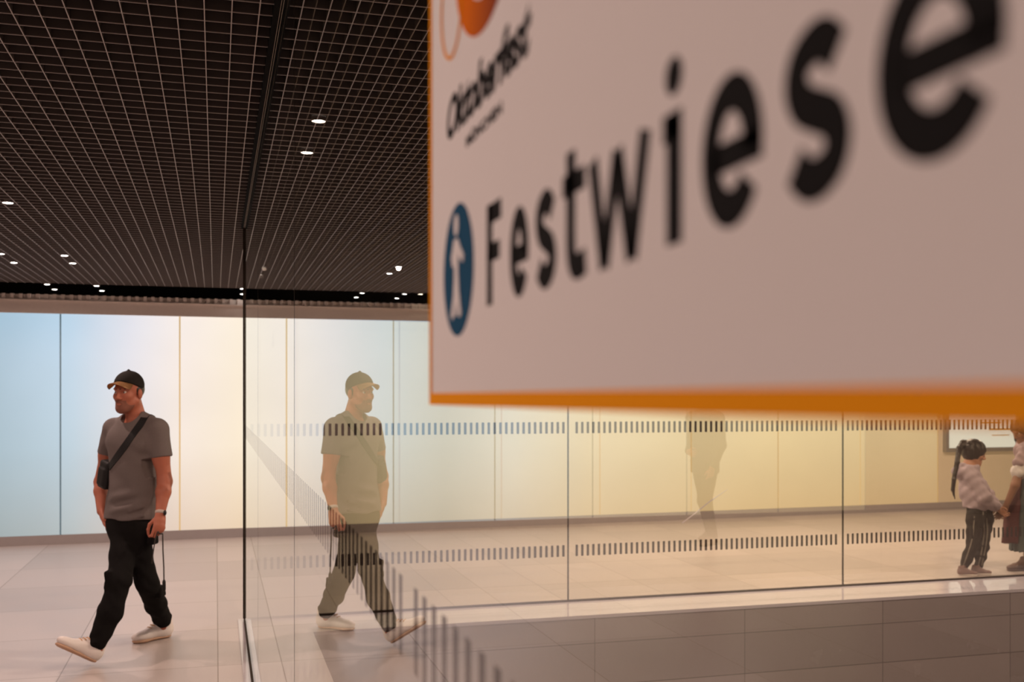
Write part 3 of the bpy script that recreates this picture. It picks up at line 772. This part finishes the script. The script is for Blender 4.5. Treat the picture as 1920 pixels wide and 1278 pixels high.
# T-shirt
d = SDF(.0055)
d.econe(T(0,0,1.315), T(0,.01,1.16), .168, .158, fw, .66, .04); d.econe(T(0,.01,1.16), T(0,0,.80,.0), .158, .176, fw, .68, .04)
d.cone(T(0,-.028,1.425), T(.16,-.006,1.372), .052, .060, .03); d.cone(T(0,-.028,1.425), T(-.16,-.006,1.372), .052, .060, .03)
for sx in (-1, 1): d.ell(T(sx*.075,.070,1.29), (.085,.045,.075), RT, .05)
for sh, el in ((sh_l, el_l), (sh_r, el_r)):
    dr = nz(el-sh); d.cone(sh+V3((0, 0, .002)), sh+dr*.20, .065, .0635, .035)
d.plane(T(0,0,.822,0), (0, 0, -1), .004)
for sh, el in ((sh_l, el_l), (sh_r, el_r)):
    dr = nz(el-sh); e_ = sh+dr*.165; rr = .09
    R_ = np.stack([nz(np.cross(dr, fw)), nz(np.cross(dr, np.cross(dr, fw))), dr], 1)
    d.box(e_+dr*.055, (.085,.085,.055), .002, R_, .004, 's')
d.cone(hp(0,-.01,-.09), T(0,.035,1.440), .058, .062, .006, 's')
def shirt_fold(x, y, z):
    hem = np.exp(-((z-.915)/.075)**2); up_ = np.exp(-((z-1.22)/.10)**2)
    l = (x*lf[0]+y*lf[1])
    diag = np.sin(70*(z-.9)-26*l+1.2*np.sin(9*l))*np.exp(-((l-.05)/.09)**2)
    w1 = .017*diag*hem
    w2 = .0045*np.sin(38*l+12*z)*np.exp(-((z-1.0)/.18)**2)
    w3 = .004*np.sin(55*z+22*np.abs(l))*up_*np.exp(-((np.abs(l)-.14)/.05)**2)
    return w1+w2+w3+.0015*np.sin(31*x+17*z)*np.sin(27*z-13*y)
d.disp = shirt_fold
for q in ([T(-.105,.088,.828), T(-.03,.116,.842), T(.06,.108,.872), T(.125,.078,.902)], [T(-.02,.118,.826), T(.06,.108,.838), T(.13,.076,.850)], [T(-.045,.112,1.02), T(-.05,.113,.93), T(-.085,.100,.86)]):
    d.chain(q, [.006]+[.011]*(len(q)-2)+[.006], .012)
shirt = d.obj('t_shirt', M['shirt'], fg.root)
# trousers
d = SDF(.006)
d.econe(T(0,0,.87,0), T(0,-.005,.78,0), .138, .156, fw, .70, .04); d.econe(T(0,-.005,.78,.004), T(0,-.02,.675,.008), .156, .108, fw, .74, .04)
d.chain([hip_r, P(230, 1042, 6.34), kn_r, P(207, 1146, 6.16), an_r], [.085, .072, .069, .068, .056], .03)
d.chain([hip_l, P(262, 1040, 6.42), kn_l, P(292, 1132, 6.62), an_l], [.085, .070, .066, .065, .058], .03)
d.box(P(208, 1085, 6.20), (.022,.055,.055), .010, None, .012); d.box(P(286, 1006, 6.36), (.022,.05,.045), .012, None, .02)
d.box(P(299, 1108, 6.50), (.024,.05,.034), .008, None, .010)
for kn, an in ((kn_l, an_l), (kn_r, an_r)): d.box(an+nz(an-kn)*.118, (.09,.09,.06), .002, np.stack([nz(np.cross(an-kn, (0, 1, 0))), nz(np.cross(an-kn, np.cross(an-kn, (0, 1, 0)))), nz(an-kn)], 1), .004, 's')
d.plane(T(0,0,.905,0), (0, 0, 1), .004)
d.disp = lambda x, y, z: .004*np.sin(55*z+40*x)*np.sin(23*z+50*x)*np.exp(-((z-.45)/.14)**2)+.005*np.sin(85*z-38*x+9*y)*np.exp(-((z-.13)/.06)**2)+.0030*np.sin(40*x+33*z)*np.sin(29*z-21*y)
trs = d.obj('trousers', M['trouser'], fg.root)
# shoes
hr, trp = P(180, 1243, 6.13), P(111, 1213, 5.97)
hr = V3((hr[0], hr[1], .004))
shoe(fg.root, hr, hr+nz(trp-hr)*.295)
hl, tl = fg.G(322, 1192), fg.G(248, 1207)
hl[2] = tl[2] = 0; shoe(fg.root, hl, hl+nz(tl-hl)*.29, collar=.128)
# watch
wd = nz(wr_l-el_l); wc = wr_l-wd*.012
d = SDF(.004); d.cone(wc-wd*.010, wc+wd*.010, .0325, .0318, .004); d.plane(wc+wd*.011, wd); d.plane(wc-wd*.011, -wd)
wt = d.obj('wristwatch', M['watchband'], fg.root)
d = SDF(.004); d.ell(wc+V3((.031,-.012,0)), (.008,.017,.017), None, .004); d.obj('watch_face', M['bag'], wt)
# sling bag
sb = fg.other('sling_bag', 'black sling bag worn across the walking man\'s chest', 'bag')
def rays(path, z, n):
    return [('ray', fg.campos, P(x, y, z)-fg.campos) for x, y in interp(path, n)]
path = [(273, 781), (263, 796), (249, 815), (236, 834), (222, 853), (208, 872), (200, 884)]
pts = [('pt', T(.06,-.13,1.36), -fw), ('pt', T(.075,-.10,1.425), (0, .5, .8)), ('pt', T(.073,-.06,1.478), (0, .2, 1)), ('pt', T(.070,-.022,1.482), (0, -.2, 1))]+rays(path, 6.45, 26)
ribbon('strap', [shirt.data], pts, .044, .004, M['bag'], sb, .004)
d = SDF(.005); pc = P(200.5, 889, 6.46); rb = nz((.80,-.60,0)); Rb = np.stack([rb, nz((-.60,-.80,0)), V3((0, 0, 1))], 1)
tilt = Matrix.Rotation(math.radians(-14), 3, Vector(Rb[:, 1])); Rb = np.array(tilt)@Rb
d.box(pc, (.046,.036,.088), .018, Rb, .01); d.box(pc+Rb@V3((0,.030,-.012)), (.037,.016,.058), .012, Rb, .006)
pouch = d.obj('pouch', M['bag'], sb)
# cord in the left hand
cdo = fg.other('cord', 'thin dark cord loop hanging from the walking man\'s left hand', 'cord')
bm = bmesh.new(); g = P(296, 996, 6.22)
tube(bm, [Vector(q) for q in interp([P(305, 1000, 6.22), P(305.5, 1030, 6.23), P(307, 1060, 6.24), P(307.5, 1092, 6.25)], 14)], .0042, 6)
tube(bm, [Vector(q) for q in interp([g, P(291, 1010, 6.22), P(288, 1030, 6.24), P(284.5, 1056, 6.28)], 14)], .0036, 6)
tube(bm, [Vector(q) for q in interp([g, P(300, 1001, 6.24), P(305, 1000, 6.22)], 8)], .004, 6)
strand = bmobj('strand', bm, M['cord'], cdo, True)
bm = bmesh.new(); tube(bm, [Vector(P(307.5, 1086, 6.25)), Vector(P(307.5, 1090, 6.25)), Vector(P(307.8, 1104, 6.25)), Vector(P(307.8, 1108, 6.25))], [.005, .010, .010, .006], 8); bmobj('cord_end', bm, M['bag'], cdo, True)

# ------------------------------------------------------------------ the child
fg = Fig(1832, 9.17, 'person', 'small girl with long dark ponytail, lilac hoodie and dark striped leggings', push=1.012); P = fg.P
fw = nz((.97,-.24,0)); up = nz((.30,-.05,.95)); hfw = nz((.93,-.22,-.30)); s = .93
hp, HR = frame(P(1827, 848, 9.17), hfw, up, s)
d = SDF(.006); head_sdf(d, hp, HR, s)
neck = P(1816, 882, 9.17); waist = P(1834, 955, 9.17)
d.cone(hp(0,-.02,-.07), neck, .042, .046, .03); d.cone(neck, waist, .07, .08, .04)
A = [(P(1822, 896, 9.07), P(1845, 932, 9.02), P(1871, 955, 9.10)), (P(1826, 896, 9.29), P(1852, 930, 9.31), P(1873, 957, 9.20))]
for sh, el, wr in A: d.chain([sh, el, wr], [.035, .030, .022], .02)
for (sh, el, wr), sd in zip(A, (-1, 1)): hand(d, wr, (.8, .1*-sd, -.6), (.5, 0, .85), (.1, -.9*sd*-1, 0), .5, .68)
L = [(P(1829, 972, 9.10), P(1823, 1026, 9.10), P(1806, 1068, 9.16)), (P(1846, 972, 9.22), P(1843, 1026, 9.18), P(1834, 1068, 9.16))]
for h_, k_, a_ in L: d.chain([h_, k_, a_], [.06, .042, .028], .03)
d.obj('body', M['skin3'], fg.root); eyes(hp, hfw, s, fg.root)
d = SDF(.006); d.ell(hp(0,-.012,.020), V3((.093,.110,.102))*s, HR); d.ell(hp(0,-.02,-.045), V3((.085,.080,.055))*s, HR); d.ell(hp(0,.118,-.055), V3((.085,.062,.092))*s, HR, .012, 's')
d.cone(hp(0,-.09,.045), hp(0,-.125,.05), .030, .026, .02)
d.chain([hp(0,-.12,.055), P(1798, 842, 9.14), P(1794, 868, 9.08), P(1788, 900, 9.06), P(1786, 920, 9.08), P(1790, 937, 9.10)], [.026, .024, .020, .018, .014, .005], .01)
d.disp = wav((.0016, (300, 120, 0), 0), (.0014, (150, 260, 60), 1)); d.obj('hair', M['hair'], fg.root)
d = SDF(.0065)
d.chain([P(1817, 890, 9.17), P(1826, 920, 9.17), P(1833, 948, 9.17)], [.090, .118, .122], .04)
d.cone(P(1818, 886, 9.10), P(1822, 888, 9.26), .062, .062, .03)
d.ell(P(1797, 886, 9.17), (.050,.085,.062), None, .03); d.cone(P(1800, 877, 9.17), P(1830, 878, 9.14), .035, .03, .03)
for sh, el, wr in A: d.chain([sh, el, el*.2+wr*.8], [.062, .056, .044], .03); d.cone(el*.15+wr*.85, wr*.95+el*.05, .034, .032, .008)
d.plane(P(1835, 957, 9.17), (-.12, 0, -1), .006)
d.disp = wav((.003, (60, 20, 45), 0), (.003, (-35, 40, 70), 1.3)); hood = d.obj('hoodie', M['hoodie'], fg.root)
d = SDF(.006); d.ell(P(1837, 958, 9.17), (.108,.115,.10), None)
for h_, k_, a_ in L: d.chain([h_, k_, k_*.5+a_*.5, a_], [.080, .050, .045, .034], .025)
d.disp = wav((.003, (20, 20, 70), 0), (.002, (60, 10, -40), 1)); leg = d.obj('leggings', M['legging'], fg.root)
for path in ([(1843, 962), (1846, 1000), (1842, 1030), (1833, 1072)], [(1849, 962), (1852, 1000), (1848, 1030), (1838.5, 1072)], [(1827, 970), (1824, 1010), (1815, 1040), (1806, 1064)]):
    ribbon('side_stripe', [leg.data], [('ray', fg.campos, P(x, y, 9.17)-fg.campos) for x, y in interp(path, 20)], .010, .004, M['stripe'], fg.root, .0015)
M['pinkshoe'] = mat('pink_shoe', (.20,.12,.11), .6)
h0 = fg.G(1796, 1082); h0[2] = 0; shoe(fg.root, h0, h0+V3((.165,-.03,0)), h=.005, mats=('pinkshoe', 'shoe', 'lace'), laces=False)
h1 = fg.G(1822, 1080); h1[2] = 0; shoe(fg.root, h1, h1+V3((.165,-.03,0)), h=.005, mats=('pinkshoe', 'shoe', 'lace'), laces=False)

# ------------------------------------------------------------------ the woman at the right edge
fg = Fig(1932, 9.35, 'person', 'woman at the right picture edge in lilac blouse, maroon apron and grey-green skirt', push=1.018); P = fg.P
fw = nz((-.97,-.24,0)); hfw = nz((-.86,-.22,-.46)); hp, HR = frame(P(1916, 806, 9.35), hfw, (-.45,-.1,.88), .95)
d = SDF(.007); head_sdf(d, hp, HR, .95)
neck = P(1924, 838, 9.35); d.cone(hp(0,-.03,-.07), neck, .046, .055, .03)
d.econe(P(1927, 850, 9.35), P(1934, 905, 9.35), .11, .11, fw, .7)
sh1, el1, wr1 = P(1921, 852, 9.22), P(1903, 912, 9.16), P(1884, 955, 9.18)
sh2, el2, wr2 = P(1926, 852, 9.48), P(1908, 910, 9.46), P(1886, 952, 9.30)
for q in ((sh1, el1, wr1), (sh2, el2, wr2)): d.chain(list(q), [.042, .036, .024], .02)
hand(d, wr1, (-.6, 0, -.75), (-.6, -.1, .6), (.2, .9, 0), .6, .9); hand(d, wr2, (-.6, -.1, -.75), (-.6, .1, .6), (.2, -.9, 0), .6, .9)
for dy, px in ((-.055, 1930), (.055, 1938)):
    d.chain([P(px, 950, 9.35+dy), P(px-1, 1020, 9.35+dy), P(px-3, 1068, 9.35+dy)], [.075, .050, .032], .03)
d.obj('body', M['skin2'], fg.root); eyes(hp, hfw, .95, fg.root)
d = SDF(.007); d.ell(hp(0,-.018,.026), V3((.090,.110,.100)), HR); d.ell(hp(0,.112,-.05), V3((.085,.070,.085)), HR, .012, 's'); d.ell(hp(0,-.125,.01), (.045,.045,.045), None, .02)
for sx in (-1, 1): d.chain([hp(sx*.07,.02,-.01), hp(sx*.075,.035,-.09), hp(sx*.06,.06,-.15)], [.026, .022, .010], .02)
d.disp = wav((.002, (200, 150, 60), 0)); d.obj('hair', M['hair'], fg.root)
d = SDF(.007); d.econe(P(1926, 846, 9.35), P(1933, 900, 9.35), .128, .125, fw, .74); d.cone(P(1922, 850, 9.22), P(1927, 850, 9.48), .07, .07, .04)
d.cone(P(1914, 862, 9.19), P(1910, 868, 9.18), .05, .05, .03); d.disp = wav((.005, (50, 30, 60), 0), (.004, (-40, 60, 30), 1)); d.obj('blouse', M['blouse'], fg.root)
d = SDF(.007)
for q in ((sh1, el1), (sh2, el2)):
    d = SDF(.007); d.ell(q[0]*.42+q[1]*.58, (.070,.066,.062), None, .03); d.ell(q[0]*.6+q[1]*.4, (.062,.060,.05), None, .03)
    d.disp = wav((.005, (90, 30, 20), 0), (.004, (10, 100, 40), 1)); o = d.obj('sleeve', M['white'], fg.root); o['label'] = 'white puffed sleeve'
d = SDF(.007); d.chain([P(1934, 898, 9.35), P(1935, 940, 9.35), P(1937, 1050, 9.35)], [.135, .165, .195], .04); d.plane(P(1930, 1036, 9.35), (0, 0, -1)); d.plane(P(1930, 893, 9.35), (0, 0, 1))
d.disp = lambda x, y, z: .010*np.sin(18*np.arctan2(y, x+.01))*np.clip((.9-z)/.5, 0, 1); d.obj('skirt', M['skirt'], fg.root)
d = SDF(.007); d.chain([P(1908, 902, 9.33), P(1899, 950, 9.30), P(1891, 1030, 9.30)], [.050, .060, .072], .04); d.plane(P(1930, 1021, 9.3), (0, 0, -1)); d.plane(P(1930, 898, 9.3), (0, 0, 1))
d.disp = lambda x, y, z: .008*np.sin(60*x+40*y)*np.clip((.95-z)/.4, 0, 1); d.obj('apron', M['maroon'], fg.root)
M['darkshoe'] = mat('dark_shoe', (.10,.05,.035), .5)
for dy, px in ((-.055, 1930), (.055, 1938)):
    q = P(px, 1060, 9.36+dy); q[2] = 0; shoe(fg.root, q, q+nz(fw)*.24, h=.006, mats=('darkshoe', 'darkshoe', 'lace'), laces=False)

# ------------------------------------------------------------------ person left of the picture, seen only mirrored in the side glass
gp = empty('person', (-4.62, 10.15, 0), math.atan2(.44, .90)+.8, 'person in dark coat beyond the left edge, seen only mirrored in the glass', 'person')
d = SDF(.009); hfw = nz((.7,-.7,-.05)); hp, HR = frame((0,0,1.58), hfw, (0, 0, 1), .98); head_sdf(d, hp, HR, .98)
d.cone(hp(0,-.03,-.06), (0,.01,1.40), .055, .06, .03); d.cone((-.13,.03,1.34), (.13,-.03,1.34), .055, .055, .05); d.econe((0,0,1.28), (0,0,.92), .13, .12, (.0,1,0), .7)
d.chain([(-.17,.03,1.34), (-.21,.02,1.06), (-.17,-.06,.83)], [.048, .042, .028], .02); d.chain([(.17,-.03,1.34), (.235,.05,1.07), (.12,-.12,.98)], [.048, .042, .028], .02)
hand(d, V3((-.17,-.06,.83)), (.1,-.2,-.95), (.3,-.9,0), (.9,.3,0), .5, .95); hand(d, V3((.12,-.12,.98)), (-.8,-.3,-.1), (0,-.2,.95), (0,.9,.1), .6, .95)
d.chain([(-.08,0,.88), (-.10,-.10,.48), (-.09,.02,.09)], [.075, .052, .035], .03); d.chain([(.08,0,.88), (.10,.10,.48), (.16,.24,.12)], [.075, .052, .035], .03)
d.obj('body', M['skin'], gp); eyes(hp, hfw, .98, gp)
d = SDF(.009); d.ell(hp(0,-.02,.026), (.086,.104,.095), HR); d.ell(hp(0,.1,-.055), (.09,.075,.10), HR, .012, 's'); d.obj('hair', M['hair'], gp)
d = SDF(.009); d.econe((0,0,1.31), (0,0,.80), .165, .175, (0,1,0), .72, .04); d.cone((-.15,.03,1.36), (.15,-.03,1.36), .065, .065, .04)
d.chain([(-.17,.03,1.34), (-.21,.02,1.06), (-.178,-.045,.86)], [.068, .058, .046], .03); d.chain([(.17,-.03,1.34), (.235,.05,1.07), (.145,-.09,.99)], [.068, .058, .046], .03); d.plane((0,0,.76), (0, 0, -1))
d.obj('coat', M['coat'], gp)
d = SDF(.009); d.chain([(-.08,0,.88), (-.10,-.10,.48), (-.09,.02,.09)], [.098, .075, .058], .03); d.chain([(.08,0,.88), (.10,.10,.48), (.16,.24,.12)], [.098, .075, .058], .03); d.obj('trousers', M['trouser'], gp)
shoe(gp, (-.09,.07,0), (-.12,-.19,0), h=.006, mats=('darkshoe', 'bag', 'lace'), laces=False); shoe(gp, (.17,.29,.04), (.13,.04,.0), h=.006, mats=('darkshoe', 'bag', 'lace'), laces=False)
